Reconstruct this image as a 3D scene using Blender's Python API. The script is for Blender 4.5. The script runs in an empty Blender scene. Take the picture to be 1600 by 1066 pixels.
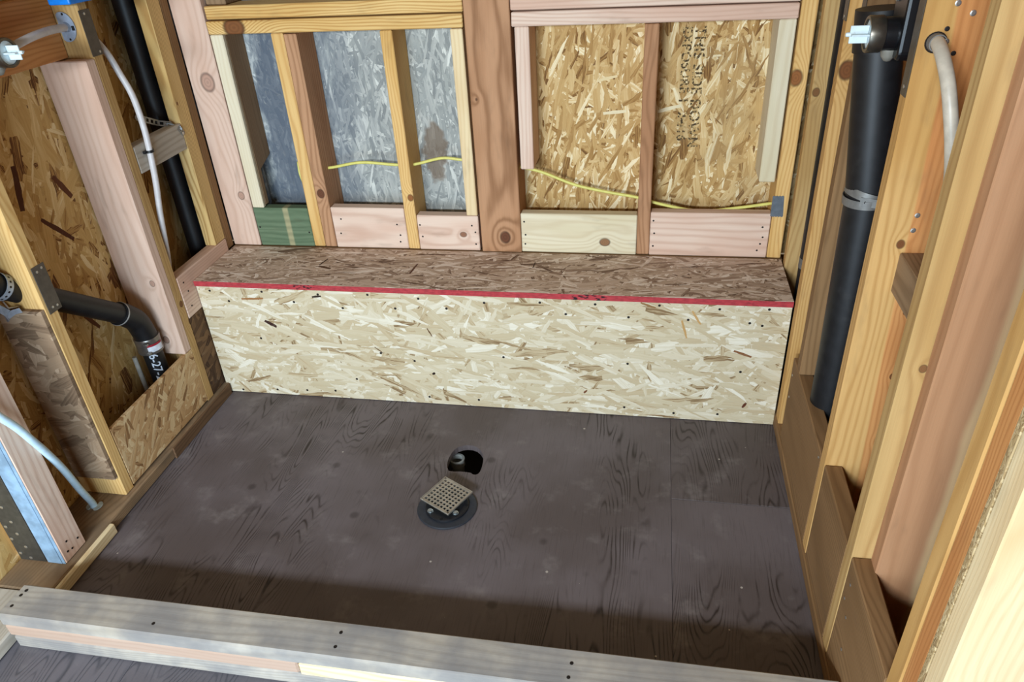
import bpy, bmesh, math, random
from mathutils import Vector, Matrix, Quaternion
S = bpy.context.scene
COL = S.collection
rnd = random.Random(7)

# ---------------------------------------------------------------- camera, world, light, exposure
cam_d = bpy.data.cameras.new('camera'); cam = bpy.data.objects.new('camera', cam_d); COL.objects.link(cam)
r_ = Vector((0.98369871, 0.17176462, -0.05323304)); u_ = Vector((-0.04579676, 0.52556141, 0.84952214)); f_ = Vector((-0.17389508, 0.83323593, -0.52486034))
cam.matrix_world = Matrix(((r_.x, u_.x, -f_.x, 1.42883), (r_.y, u_.y, -f_.y, -1.89942), (r_.z, u_.z, -f_.z, 1.45977), (0, 0, 0, 1)))
cam_d.sensor_width = 36.0; cam_d.lens = 36.0 * 1.15109 * 1000 / 1600; cam_d.clip_start = 0.02
S.camera = cam
world = bpy.data.worlds.new('interior_ambient'); S.world = world; world.use_nodes = True
wb = world.node_tree.nodes['Background']; wb.inputs[0].default_value = (1.0, 0.80, 0.55, 1); wb.inputs[1].default_value = 0.23
def area(name, loc, target, sx, sy, power, color):
    d = bpy.data.lights.new(name, 'AREA'); d.shape = 'RECTANGLE'; d.size = sx; d.size_y = sy; d.energy = power; d.color = color
    o = bpy.data.objects.new(name, d); COL.objects.link(o); o.location = loc
    o.rotation_euler = (Vector(target) - Vector(loc)).to_track_quat('-Z', 'Y').to_euler(); return o
area('window_daylight', (0.45, -3.9, 1.82), (0.6, -0.2, 0.25), 1.2, 0.24, 148, (0.80, 0.91, 1.0))
area('low_daylight_fill', (1.00, -2.55, 0.62), (-0.25, -0.55, 0.25), 0.8, 0.9, 40, (0.62, 0.82, 1.0))  # added low bluish area light, placed and aimed to brighten the left side
S.view_settings.view_transform = 'Standard'; S.view_settings.look = 'None'
S.view_settings.exposure = 0.0; S.view_settings.gamma = 1.0; S.view_settings.use_curve_mapping = False
try: S.cycles.use_denoising = True
except Exception: pass

# ---------------------------------------------------------------- small node helper
def lin(c):
    return tuple((v / 255 / 12.92) if v / 255 <= 0.04045 else ((v / 255 + 0.055) / 1.055) ** 2.4 for v in c)
def rgba(c): return (*lin(c), 1.0)
class NT:
    def __init__(s, name):
        s.m = bpy.data.materials.new(name); s.m.use_nodes = True; s.t = s.m.node_tree; s.t.nodes.clear()
        s.out = s.n('ShaderNodeOutputMaterial'); s.b = s.n('ShaderNodeBsdfPrincipled'); s.l(s.b.outputs[0], s.out.inputs[0])
    def n(s, t): return s.t.nodes.new(t)
    def l(s, a, b): s.t.links.new(a, b)
    def put(s, sock, v):
        if isinstance(v, bpy.types.NodeSocket): s.l(v, sock)
        else: sock.default_value = v
    def math(s, op, a, b=0.0, c=0.0, clamp=False):
        k = s.n('ShaderNodeMath'); k.operation = op; k.use_clamp = clamp
        for i, v in enumerate((a, b, c)): s.put(k.inputs[i], v)
        return k.outputs[0]
    def vm(s, op, a, b=(0, 0, 0), out=0):
        k = s.n('ShaderNodeVectorMath'); k.operation = op; s.put(k.inputs[0], a); s.put(k.inputs[1], b); return k.outputs[out]
    def scale(s, a, v):
        k = s.n('ShaderNodeVectorMath'); k.operation = 'SCALE'; s.put(k.inputs[0], a); s.put(k.inputs['Scale'], v); return k.outputs[0]
    def comb(s, x, y, z):
        k = s.n('ShaderNodeCombineXYZ')
        for i, v in enumerate((x, y, z)): s.put(k.inputs[i], v)
        return k.outputs[0]
    def sep(s, v): k = s.n('ShaderNodeSeparateXYZ'); s.l(v, k.inputs[0]); return k.outputs
    def noise(s, v, sc, det=2.0, rough=0.5, col=False):
        k = s.n('ShaderNodeTexNoise'); s.l(v, k.inputs['Vector']); k.inputs['Scale'].default_value = sc; k.inputs['Detail'].default_value = det
        k.inputs['Roughness'].default_value = rough; return k.outputs['Color'] if col else k.outputs[0]
    def mixc(s, f, a, b, mode='MIX'):
        k = s.n('ShaderNodeMix'); k.data_type = 'RGBA'; k.blend_type = mode; s.put(k.inputs[0], f); s.put(k.inputs[6], a); s.put(k.inputs[7], b); return k.outputs[2]
    def mixv(s, f, a, b):
        k = s.n('ShaderNodeMix'); k.data_type = 'VECTOR'; s.put(k.inputs[0], f); s.put(k.inputs[4], a); s.put(k.inputs[5], b); return k.outputs[1]
    def mixf(s, f, a, b):
        k = s.n('ShaderNodeMix'); k.data_type = 'FLOAT'; s.put(k.inputs[0], f); s.put(k.inputs[2], a); s.put(k.inputs[3], b); return k.outputs[0]
    def ramp(s, f, stops, interp='LINEAR'):
        k = s.n('ShaderNodeValToRGB'); s.l(f, k.inputs[0]); e = k.color_ramp.elements; k.color_ramp.interpolation = interp
        while len(e) < len(stops): e.new(0.5)
        for i, (p, c) in enumerate(stops): e[i].position = p; e[i].color = rgba(c)
        return k.outputs[0]
    def smooth(s, v, lo, hi):
        k = s.n('ShaderNodeMapRange'); k.interpolation_type = 'SMOOTHSTEP'; s.put(k.inputs[0], v)
        k.inputs[1].default_value = lo; k.inputs[2].default_value = hi; return k.outputs[0]
    def obj(s): return s.n('ShaderNodeTexCoord').outputs['Object']
    def bump(s, h, strength, dist):
        k = s.n('ShaderNodeBump'); k.inputs['Strength'].default_value = strength; k.inputs['Distance'].default_value = dist
        s.l(h, k.inputs['Height']); s.l(k.outputs[0], s.b.inputs['Normal'])
    def fin(s, col, rough=0.75, metal=0.0, spec=0.3):
        s.put(s.b.inputs['Base Color'], col); s.put(s.b.inputs['Roughness'], rough); s.b.inputs['Metallic'].default_value = metal
        s.b.inputs['Specular IOR Level'].default_value = spec; return s.m

AX = {'x': (0, 1, 2), 'y': (1, 2, 0), 'z': (2, 0, 1)}
#           light            dark grain       blotch           knot
TONES = {
    'yellow':  ((226, 186, 122), (192, 140, 76), (212, 168, 100), (150, 95, 52)),
    'stripe':  ((222, 190, 130), (166, 122, 66), (206, 168, 104), (146, 96, 54)),
    'header':  ((228, 192, 128), (176, 124, 62), (214, 172, 104), (128, 80, 44)),
    'pink':    ((218, 188, 168), (196, 160, 138), (208, 172, 150), (186, 148, 128)),
    'pinkwhite': ((226, 200, 180), (196, 158, 136), (214, 178, 156), (150, 106, 82)),
    'white':   ((226, 214, 186), (202, 182, 146), (216, 202, 168), (150, 110, 76)),
    'cream':   ((232, 210, 168), (206, 172, 122), (222, 192, 146), (160, 112, 68)),
    'red':     ((188, 142, 106), (138, 96, 64), (170, 122, 86), (108, 66, 44)),
    'orange':  ((206, 146, 88), (168, 106, 56), (190, 126, 72), (116, 68, 38)),
    'redbrown': ((184, 118, 72), (140, 82, 46), (164, 98, 58), (100, 56, 34)),
    'heart':   ((186, 140, 104), (156, 110, 76), (174, 128, 92), (130, 84, 56)),
    'amber':   ((206, 162, 102), (172, 124, 66), (194, 148, 86), (120, 72, 38)),  # yellow darkened: the right wall's dimness put into amber and tan
    'tan':     ((194, 158, 104), (162, 122, 72), (180, 142, 88), (130, 88, 52)),
    'dirty':   ((150, 122, 92), (116, 90, 64), (132, 106, 78), (84, 62, 44)),
    'brown':   ((142, 108, 72), (108, 78, 48), (126, 94, 60), (92, 60, 38)),
    'dark':    ((112, 84, 60), (80, 58, 40), (96, 72, 50), (58, 42, 30)),
    'grey':    ((176, 168, 160), (140, 132, 124), (160, 150, 142), (96, 86, 80)),
    'greywood': ((184, 174, 160), (154, 142, 126), (168, 158, 144), (110, 92, 74)),
    'green':   ((104, 122, 94), (84, 102, 76), (112, 128, 100), (160, 150, 110)),
}
_seed = [0]
def wood_mat(name, tone, axis, loc, knots=(), pith=None, freq=None, contrast=0.55, rough=0.78, sap=None, extra=None):
    _seed[0] += 1; sd = random.Random(_seed[0] * 13 + 5)
    light, dark, blot, kcol = TONES[tone]
    if pith is None: pith = (sd.uniform(0.05, 0.12) * sd.choice((-1, 1)), sd.uniform(0.05, 0.12) * sd.choice((-1, 1)))
    if freq is None: freq = sd.uniform(95, 150)
    t = NT(name); P = t.sep(t.obj()); i = AX[axis]
    q = t.comb(P[i[0]], P[i[1]], P[i[2]]); qs = t.vm('ADD', q, (sd.uniform(0, 9), sd.uniform(0, 9), sd.uniform(0, 9)))
    w = t.noise(t.vm('MULTIPLY', qs, (1.4, 7, 7)), 1.0, 2.0)
    w2 = t.noise(t.vm('MULTIPLY', qs, (7, 40, 40)), 1.0, 2.0)
    R = t.vm('LENGTH', t.vm('SUBTRACT', t.comb(0.0, P[i[1]], P[i[2]]), (0, pith[0], pith[1])), out=1)
    R = t.math('ADD', R, t.math('MULTIPLY', t.math('SUBTRACT', w, 0.5), 0.075))
    R = t.math('ADD', R, t.math('MULTIPLY', t.math('SUBTRACT', w2, 0.5), 0.006))
    kmask = None
    for (kx, ky, kz, kr) in knots:
        k = (kx - loc[0], ky - loc[1], kz - loc[2]); kq = (k[i[0]], k[i[1]], k[i[2]])
        d = t.vm('LENGTH', t.vm('MULTIPLY', t.vm('SUBTRACT', q, kq), (0.8, 1, 1)), out=1)
        dn = t.math('DIVIDE', d, kr)
        R = t.math('ADD', R, t.math('MULTIPLY', t.math('EXPONENT', t.math('MULTIPLY', t.math('MULTIPLY', dn, dn), -0.16)), kr * 2.0))
        mk = t.math('SUBTRACT', 1.0, t.smooth(t.math('ADD', dn, t.math('MULTIPLY', t.math('SUBTRACT', w2, .5), .3)), 0.82, 1.08))
        kmask = mk if kmask is None else t.math('MAXIMUM', kmask, mk)
        kd = dn if len(knots) == 1 or kmask is mk else t.math('MINIMUM', kd, dn)
    ring = t.math('ADD', t.math('MULTIPLY', t.math('SINE', t.math('MULTIPLY', R, freq * 6.283)), 0.5), 0.5)
    ring = t.math('POWER', ring, 2.2)
    fib = t.noise(t.vm('MULTIPLY', qs, (9, 420, 420)), 1.0, 2.0, 0.6)
    bl = t.noise(t.vm('MULTIPLY', qs, (2.2, 9, 9)), 1.0, 2.0)
    base = t.mixc(t.smooth(bl, 0.4, 0.68), rgba(light), rgba(blot))
    if sap is not None:      # heartwood of another tone on one side of a wandering line across the board
        comp, edge, width, htone, slope = sap
        hl, hd, hb, _ = TONES[htone]
        sv = t.math('ADD', t.math('ADD', P[comp], t.math('MULTIPLY', P[2], slope)), t.math('MULTIPLY', t.math('SUBTRACT', w, .5), 0.02))
        m = t.smooth(sv, edge - loc[comp] - width, edge - loc[comp] + width)
        base = t.mixc(m, base, t.mixc(t.smooth(bl, 0.4, 0.68), rgba(hl), rgba(hb)))
        dk = t.mixc(m, rgba(dark), rgba(hd))
    else: dk = rgba(dark)
    g = t.math('ADD', t.math('MULTIPLY', ring, contrast), t.math('MULTIPLY', t.math('SUBTRACT', fib, 0.42), 0.45), clamp=True)
    col = t.mixc(g, base, dk)
    if kmask is not None:
        kr_ = t.math('ADD', t.math('MULTIPLY', t.math('SINE', t.math('MULTIPLY', kd, 17.0)), .5), .5)
        col = t.mixc(kmask, col, t.mixc(t.math('MULTIPLY', kr_, .28), rgba(kcol), rgba(tuple(v * .6 for v in kcol))))
        rim = t.math('MULTIPLY', t.smooth(kd, 0.8, 0.95), t.math('SUBTRACT', 1.0, t.smooth(kd, 0.98, 1.25)))
        col = t.mixc(t.math('MULTIPLY', rim, .6), col, rgba(tuple(v * .45 for v in kcol)))
    # handling dirt
    di = t.noise(t.vm('MULTIPLY', qs, (5, 16, 16)), 1.0, 3.0, 0.7)
    col = t.mixc(t.math('MULTIPLY', t.smooth(di, 0.56, 0.75), 0.22), col, rgba((96, 76, 58)))
    if extra: col = extra(t, P, col, qs)
    t.bump(t.math('ADD', t.math('MULTIPLY', fib, .6), t.math('MULTIPLY', ring, .25)), 0.25, 0.0012)
    return t.fin(col, rough, spec=0.25)

def osb_mat(name, plane, loc, stops, main=0.0, L=0.085, W=0.017, spots=(), overlay=None, spread=1.0, seed=0.0, rough=0.8, fibre=0.35):
    t = NT(name); P = t.sep(t.obj()); a, b = {'xz': (0, 2), 'yz': (1, 2), 'xy': (0, 1)}[plane]
    uv = t.comb(P[a], P[b], 0.0)
    wv = t.noise(t.vm('ADD', uv, (seed, seed * 2, 0)), 9.0, 1.0, col=True)
    wv2 = t.noise(t.vm('ADD', uv, (seed, seed, 3)), 70.0, 2.0, col=True)
    uvw = t.vm('ADD', uv, t.scale(t.vm('SUBTRACT', wv, (.5, .5, .5)), 0.012))
    uvw = t.vm('ADD', uvw, t.scale(t.vm('SUBTRACT', wv2, (.5, .5, .5)), 0.0035))
    best = tone = hgt = dist = None; bq = None
    angs = [0, 16, -18, 34, -40, 68, -75, 8]
    for k, an in enumerate(angs):
        th = math.radians(main + an * spread); c, s_ = math.cos(th), math.sin(th)
        Q = t.sep(uvw)
        p = t.math('ADD', t.math('MULTIPLY', Q[0], c), t.math('MULTIPLY', Q[1], s_))
        q = t.math('ADD', t.math('MULTIPLY', Q[0], -s_), t.math('MULTIPLY', Q[1], c))
        ll = L * (1.0, .8, 1.15, .75, .9, .6, .55, 1.0)[k]; ww = W * (1.0, 1.25, .7, .9, 1.1, .7, .8, .6)[k]
        v = t.n('ShaderNodeTexVoronoi'); v.voronoi_dimensions = '2D'; v.feature = 'F1'; v.distance = 'CHEBYCHEV'
        vec = t.vm('ADD', t.comb(t.math('DIVIDE', p, ll), t.math('DIVIDE', q, ww), 0.0), (seed + 7.3 * k, seed * 3 + 11.1 * k, 0))
        t.l(vec, v.inputs['Vector']); v.inputs['Scale'].default_value = 1.0
        cc = t.n('ShaderNodeSeparateColor'); t.l(v.outputs['Color'], cc.inputs[0])
        ds = v.outputs['Distance']; pr = t.math('MULTIPLY', cc.outputs[0], (1.0, .97, .97, .9, .9, .86, .84, .95)[k])
        fq = t.comb(t.math('MULTIPLY', p, 9.0), t.math('MULTIPLY', q, 210.0), float(k))
        if best is None: best, tone, hgt, bq, dist = pr, cc.outputs[1], cc.outputs[2], fq, ds
        else:
            gt = t.math('GREATER_THAN', pr, best)
            tone = t.mixf(gt, tone, cc.outputs[1]); hgt = t.mixf(gt, hgt, cc.outputs[2]); dist = t.mixf(gt, dist, ds); bq = t.mixv(gt, bq, fq); best = t.math('MAXIMUM', best, pr)
    fib = t.noise(bq, 1.0, 3.0, .65)
    tt = t.math('ADD', tone, t.math('MULTIPLY', t.math('SUBTRACT', fib, .5), fibre * 2.4))
    crown = t.math('SUBTRACT', hgt, t.math('MULTIPLY', dist, 1.2))
    col = t.ramp(tt, stops)
    for (su, sv, an, sl, sw, sc) in spots:
        th = math.radians(an); lu, lv = su - loc[a], sv - loc[b]
        d = t.vm('SUBTRACT', uvw, (lu, lv, 0)); D_ = t.sep(d)
        p = t.math('ABSOLUTE', t.math('ADD', t.math('MULTIPLY', D_[0], math.cos(th)), t.math('MULTIPLY', D_[1], math.sin(th))))
        q = t.math('ABSOLUTE', t.math('ADD', t.math('MULTIPLY', D_[0], -math.sin(th)), t.math('MULTIPLY', D_[1], math.cos(th))))
        m = t.math('MULTIPLY', t.math('LESS_THAN', p, sl / 2), t.math('LESS_THAN', t.math('ADD', q, t.math('MULTIPLY', p, sw * .3 / sl)), sw / 2))
        col = t.mixc(m, col, rgba(sc))
    if overlay: col = overlay(t, uv, col, tone, fib)
    edge = t.smooth(dist, .55, .95); col = t.mixc(t.math('MULTIPLY', edge, .12), col, t.mixc(hgt, rgba((70, 50, 32)), rgba((226, 216, 192))))
    t.bump(t.math('ADD', t.math('MULTIPLY', crown, .9), t.math('MULTIPLY', fib, .5)), 0.45, 0.0016)
    return t.fin(col, rough, spec=0.25)

_simple = {}
def simple(name, c, rough=0.5, metal=0.0, spec=0.4, var=0.12, nscale=60.0):
    if name in _simple: return _simple[name]
    t = NT(name); n = t.noise(t.obj(), nscale, 3.0)
    col = t.mixc(t.smooth(n, .3, .7), rgba(c), rgba(tuple(v * (1 - var) for v in c)))
    t.fin(col, rough, metal, spec); _simple[name] = t.m; return t.m

# ---------------------------------------------------------------- geometry helpers
def link(name, me, parent=None, loc=(0, 0, 0)):
    o = bpy.data.objects.new(name, me); COL.objects.link(o); o.location = loc
    if parent is not None: o.parent = parent
    return o
def empty(name, loc=(0, 0, 0)):
    o = bpy.data.objects.new(name, None); COL.objects.link(o); o.location = loc; o.empty_display_size = .05; return o
def tag(o, label, cat=None, group=None, kind=None):
    o['label'] = label
    if cat: o['category'] = cat
    if group: o['group'] = group
    if kind: o['kind'] = kind
    return o
def to_obj(name, bm, mat, parent=None, loc=(0, 0, 0), smooth=False, label=None):
    """loc is a world position; parents here are unrotated empties or meshes, so subtract their place"""
    me = bpy.data.meshes.new(name); bm.normal_update(); bm.to_mesh(me); bm.free()
    if smooth:
        for p in me.polygons: p.use_smooth = True
    if mat: me.materials.append(mat)
    pl = Vector((0, 0, 0)); q = parent
    while q is not None: pl += q.location; q = q.parent
    o = link(name, me, parent, Vector(loc) - pl)
    if label: o['label'] = label
    return o
def bm_box(b, bev=0.002, jit=0.0006, bm=None, seg=1):
    bm = bm or bmesh.new()
    x0, x1, y0, y1, z0, z1 = b
    vs = [bm.verts.new((x + rnd.uniform(-jit, jit), y + rnd.uniform(-jit, jit), z + rnd.uniform(-jit, jit))) for x in (x0, x1) for y in (y0, y1) for z in (z0, z1)]
    fs = []
    for f in ((0, 1, 3, 2), (4, 6, 7, 5), (0, 4, 5, 1), (2, 3, 7, 6), (0, 2, 6, 4), (1, 5, 7, 3)): fs.append(bm.faces.new([vs[i] for i in f]))
    bmesh.ops.recalc_face_normals(bm, faces=fs)
    if bev > 0: bmesh.ops.bevel(bm, geom=list({e for f in fs for e in f.edges}), offset=bev, segments=seg, affect='EDGES', profile=.5)
    return bm
def board(name, parent, tone, b, axis='z', bev=0.0025, label=None, tilt=None, **kw):
    x0, x1, y0, y1, z0, z1 = b
    loc = ((x0 + x1) / 2, (y0 + y1) / 2, z0)
    bm = bm_box((x0 - loc[0], x1 - loc[0], y0 - loc[1], y1 - loc[1], 0, z1 - z0), bev)
    if tilt:
        for v in bm.verts: v.co.x += tilt[0] * v.co.z / (z1 - z0); v.co.y += tilt[1] * v.co.z / (z1 - z0)
    m = wood_mat('wood_' + name + '_' + tone, tone, axis, loc, **kw)
    return to_obj(name, bm, m, parent, loc, label=label)
def sheet(name, parent, b, plane, stops, bev=0.001, label=None, **kw):
    x0, x1, y0, y1, z0, z1 = b; loc = ((x0 + x1) / 2, (y0 + y1) / 2, z0)
    bm = bm_box((x0 - loc[0], x1 - loc[0], y0 - loc[1], y1 - loc[1], 0, z1 - z0), bev, 0.0003)
    return to_obj(name, bm, osb_mat('strand_board_' + name, plane, loc, stops, **kw), parent, loc, label=label)
def catmull(pts, n=8):
    P = [Vector(p) for p in pts]; P = [2 * P[0] - P[1]] + P + [2 * P[-1] - P[-2]]; out = []
    for i in range(1, len(P) - 2):
        for k in range(n):
            t = k / n; a, b, c, d = P[i - 1], P[i], P[i + 1], P[i + 2]
            out.append(.5 * ((2 * b) + (-a + c) * t + (2 * a - 5 * b + 4 * c - d) * t * t + (-a + 3 * b - 3 * c + d) * t ** 3))
    out.append(P[-2]); return out
def bm_tube(path, r, seg=12, bm=None, cap=True):
    bm = bm or bmesh.new(); path = [Vector(p) for p in path]; rings = []; prev = None
    for i, p in enumerate(path):
        d = (path[min(i + 1, len(path) - 1)] - path[max(i - 1, 0)]).normalized()
        if prev is None:
            up = Vector((0, 0, 1)) if abs(d.z) < .9 else Vector((1, 0, 0)); n = d.cross(up).normalized()
        else: n = (prev - d * prev.dot(d)).normalized()
        prev = n; b = d.cross(n)
        rr = r[i] if isinstance(r, (list, tuple)) else r
        rings.append([bm.verts.new(p + rr * (math.cos(2 * math.pi * k / seg) * n + math.sin(2 * math.pi * k / seg) * b)) for k in range(seg)])
    for A, B in zip(rings, rings[1:]):
        for k in range(seg): bm.faces.new((A[k], A[(k + 1) % seg], B[(k + 1) % seg], B[k]))
    if cap: bm.faces.new(rings[0][::-1]); bm.faces.new(rings[-1])
    bmesh.ops.recalc_face_normals(bm, faces=bm.faces)
    return bm
def bm_lathe(profile, axis_o, axis_d, seg=32, bm=None):
    """profile: list of (distance along axis, radius)"""
    bm = bm or bmesh.new(); d = Vector(axis_d).normalized(); o = Vector(axis_o)
    up = Vector((0, 0, 1)) if abs(d.z) < .9 else Vector((1, 0, 0)); n = d.cross(up).normalized(); b = d.cross(n); rings = []
    for s_, r in profile:
        if r < 1e-6: rings.append([bm.verts.new(o + d * s_)]); continue
        rings.append([bm.verts.new(o + d * s_ + r * (math.cos(2 * math.pi * k / seg) * n + math.sin(2 * math.pi * k / seg) * b)) for k in range(seg)])
    for A, B in zip(rings, rings[1:]):
        for k in range(seg):
            f = [A[k % len(A)], A[(k + 1) % len(A)], B[(k + 1) % len(B)], B[k % len(B)]]; g = []
            for v in f:
                if v not in g: g.append(v)
            if len(g) >= 3: bm.faces.new(g)
    bmesh.ops.recalc_face_normals(bm, faces=bm.faces); return bm
def bm_prism(poly, d, bm=None, bev=0.0):
    """poly: 3D points of a planar outline, extruded by vector d"""
    bm = bm or bmesh.new(); d = Vector(d); A = [bm.verts.new(Vector(p)) for p in poly]; B = [bm.verts.new(Vector(p) + d) for p in poly]; n = len(A)
    fs = [bm.faces.new(A), bm.faces.new(B[::-1])] + [bm.faces.new((A[k], B[k], B[(k + 1) % n], A[(k + 1) % n])) for k in range(n)]
    bmesh.ops.recalc_face_normals(bm, faces=fs)
    if bev: bmesh.ops.bevel(bm, geom=list({e for f in fs for e in f.edges}), offset=bev, segments=2, affect='EDGES', profile=.5)
    return bm
def shift(bm, loc):
    for v in bm.verts: v.co -= Vector(loc)
    return bm
def put(name, bm, mat, parent=None, loc=None, smooth=False, label=None):
    """bm in world coordinates; origin moved to loc (default: bottom centre of its box)"""
    if loc is None:
        xs = [v.co for v in bm.verts]; loc = ((min(v.x for v in xs) + max(v.x for v in xs)) / 2, (min(v.y for v in xs) + max(v.y for v in xs)) / 2, min(v.z for v in xs))
    return to_obj(name, shift(bm, loc), mat, parent, loc, smooth, label)
def autosmooth(o, ang=40):
    me = o.data
    for p in me.polygons: p.use_smooth = True
    try: me.set_sharp_from_angle(angle=math.radians(ang))
    except Exception: pass
    return o

# shared fasteners
M_dark = simple('dark_screw_steel', (34, 28, 26), .5, .3)
M_zinc = simple('bright_zinc', (208, 206, 200), .3, .85)
M_steel = simple('galvanized_steel', (150, 150, 148), .42, .8)
def fast_mesh(nm, r, h, mat):
    bm = bm_lathe([(-.001, r * .9), (h * .6, r), (h, r * .6), (h, 0)], (0, 0, 0), (0, 0, 1), 10)
    me = bpy.data.meshes.new(nm); bm.to_mesh(me); bm.free(); me.materials.append(mat); return me
ME_screw = fast_mesh('screw_head', .0040, .0008, M_dark); ME_nail = fast_mesh('nail_head', .0048, .0012, M_zinc); ME_pin = fast_mesh('nail_head_small', .0030, .0007, M_dark)
ME_spark = fast_mesh('nail_head_zinc', .0034, .0010, M_zinc)
def fasten(parent, me, name, pos, nrm):
    pl = Vector((0, 0, 0)); q = parent
    while q is not None: pl += q.location; q = q.parent
    o = link(name, me, parent, Vector(pos) - pl); o.rotation_euler = Vector(nrm).to_track_quat('Z', 'Y').to_euler(); return o

W, H, D = 1.842, 0.4375, 0.2734
GOLD = [(0, (120, 84, 46)), (.06, (158, 118, 66)), (.30, (184, 146, 92)), (.60, (200, 164, 108)), (.85, (220, 190, 138)), (1, (242, 224, 184))]
GOLDL = [(0, (104, 66, 36)), (.03, (132, 88, 48)), (.08, (172, 130, 74)), (.35, (194, 154, 92)), (.65, (206, 168, 106)), (.88, (220, 186, 128)), (1, (232, 206, 156))]
PALE = [(0, (132, 106, 74)), (.02, (164, 140, 104)), (.10, (188, 168, 134)), (.34, (194, 178, 146)), (.6, (202, 187, 157)), (.85, (212, 200, 175)), (1, (226, 217, 197))]
TOPB = [(0, (104, 80, 64)), (.08, (150, 124, 104)), (.40, (184, 160, 138)), (.75, (202, 178, 158)), (1, (232, 216, 200))]
STRIP = [(0, (110, 88, 68)), (.2, (140, 114, 90)), (.7, (154, 128, 102)), (1, (178, 152, 126))]
PATCH = [(0, (132, 96, 60)), (.15, (174, 134, 90)), (.6, (192, 154, 108)), (1, (218, 190, 146))]
GREYS = [(0, (140, 142, 138)), (.3, (162, 164, 158)), (.6, (176, 177, 170)), (.85, (192, 192, 184)), (1, (222, 222, 212))]

# ================================================================ FLOOR
def floor_mat(name, blue=0.0):
    t = NT(name); o = t.obj(); P = t.sep(o)
    st = t.comb(t.math('MULTIPLY', P[0], 3.6), t.math('MULTIPLY', P[1], 0.55), 0.0)
    h = t.noise(st, 1.6, 2.2, .45); f2 = t.noise(t.comb(t.math('MULTIPLY', P[0], 34.), t.math('MULTIPLY', P[1], 5.), 0.0), 1.0, 2.0)
    h = t.math('ADD', h, t.math('MULTIPLY', t.math('SUBTRACT', f2, .5), .02))
    ring = t.math('POWER', t.math('ADD', t.math('MULTIPLY', t.math('SINE', t.math('MULTIPLY', h, 300.0)), .5), .5), 5.0)
    reg = t.noise(t.comb(t.math('MULTIPLY', P[0], 2.6), t.math('MULTIPLY', P[1], 1.2), 4.0), 1.6, 1.0)
    amp = t.math('MULTIPLY', t.math('MULTIPLY', t.smooth(reg, .38, .60), 0.95), t.smooth(t.noise(o, 14.0, 3.0), .3, .65))
    fib = t.noise(t.comb(t.math('MULTIPLY', P[0], 300.), t.math('MULTIPLY', P[1], 10.), 0.0), 1.0, 3.0, .6)
    base = t.mixc(t.smooth(t.noise(o, 2.6, 3.0, .55), .35, .68), rgba((88, 78, 77)), rgba((106, 97, 99)))
    col = t.mixc(t.math('MULTIPLY', ring, amp), base, rgba((38, 29, 27)))
    col = t.mixc(t.math('MULTIPLY', t.smooth(fib, .5, .8), .35), col, rgba((52, 42, 38)))
    dust = t.noise(o, 11.0, 4.0, .65)
    col = t.mixc(t.math('MULTIPLY', t.smooth(dust, .52, .78), .42), col, rgba((140, 132, 130)))
    v = t.n('ShaderNodeTexVoronoi'); t.l(o, v.inputs['Vector']); v.inputs['Scale'].default_value = 26.0
    sp = t.n('ShaderNodeSeparateColor'); t.l(v.outputs['Color'], sp.inputs[0])
    spk = t.math('MULTIPLY', t.math('LESS_THAN', v.outputs['Distance'], t.math('MULTIPLY', sp.outputs[1], .09)), t.math('GREATER_THAN', sp.outputs[0], .74))
    col = t.mixc(t.math('MULTIPLY', spk, .75), col, rgba((190, 180, 170)))
    v2 = t.n('ShaderNodeTexVoronoi'); t.l(t.vm('ADD', o, (5, 3, 0)), v2.inputs['Vector']); v2.inputs['Scale'].default_value = 9.0
    s2 = t.n('ShaderNodeSeparateColor'); t.l(v2.outputs['Color'], s2.inputs[0])
    dk = t.math('MULTIPLY', t.math('SUBTRACT', 1.0, t.smooth(v2.outputs['Distance'], .06, .16)), t.math('GREATER_THAN', s2.outputs[0], .78))
    col = t.mixc(t.math('MULTIPLY', dk, .5), col, rgba((40, 32, 30)))
    if blue: col = t.mixc(blue, col, rgba((96, 100, 112)))
    t.bump(t.math('SUBTRACT', t.math('MULTIPLY', fib, .5), t.math('MULTIPLY', ring, amp)), .4, .0015)
    return t.fin(col, t.mixf(dust, .42, .62), spec=.4)
FLOORM = floor_mat('stained_subfloor_plywood'); FLOORM2 = floor_mat('weathered_subfloor_plywood', .35)
floor = empty('floor'); tag(floor, 'dark brown stained plywood shower floor of several panels', kind='structure')
HOLE_PTS = [(0.883, -0.318), (0.87, -0.28), (0.873, -0.238), (0.886, -0.21), (0.914, -0.197), (0.944, -0.203), (0.968, -0.231), (0.977, -0.268), (0.977, -0.311), (0.968, -0.325), (0.956, -0.324), (0.95, -0.319), (0.92, -0.317)]
HOLE = [(v.x, v.y) for v in (lambda P: [q for i in range(len(P)) for q in [P[i], (P[i] * 9 + P[(i + 1) % len(P)] * 9 - P[i - 1] - P[(i + 2) % len(P)]) / 16]])([Vector(p) for p in HOLE_PTS])]
def plate_with_holes(outer, holes, z0, z1):
    bm = bmesh.new()
    def loop(pts, z):
        vs = [bm.verts.new((x, y, z)) for x, y in pts]; return vs, [bm.edges.new((vs[i], vs[(i + 1) % len(vs)])) for i in range(len(vs))]
    tops = []; ed = []
    for pts in [outer] + holes:
        vs, es = loop(pts, z1); tops.append(vs); ed += es
    r = bmesh.ops.triangle_fill(bm, use_beauty=True, use_dissolve=False, edges=ed)
    geo = [g for g in r['geom'] if isinstance(g, bmesh.types.BMFace)]
    bot = bmesh.ops.extrude_face_region(bm, geom=geo)
    for v in [g for g in bot['geom'] if isinstance(g, bmesh.types.BMVert)]: v.co.z = z0
    bmesh.ops.recalc_face_normals(bm, faces=bm.faces); return bm
g = 0.0004
DC = (0.917, -0.467)
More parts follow.
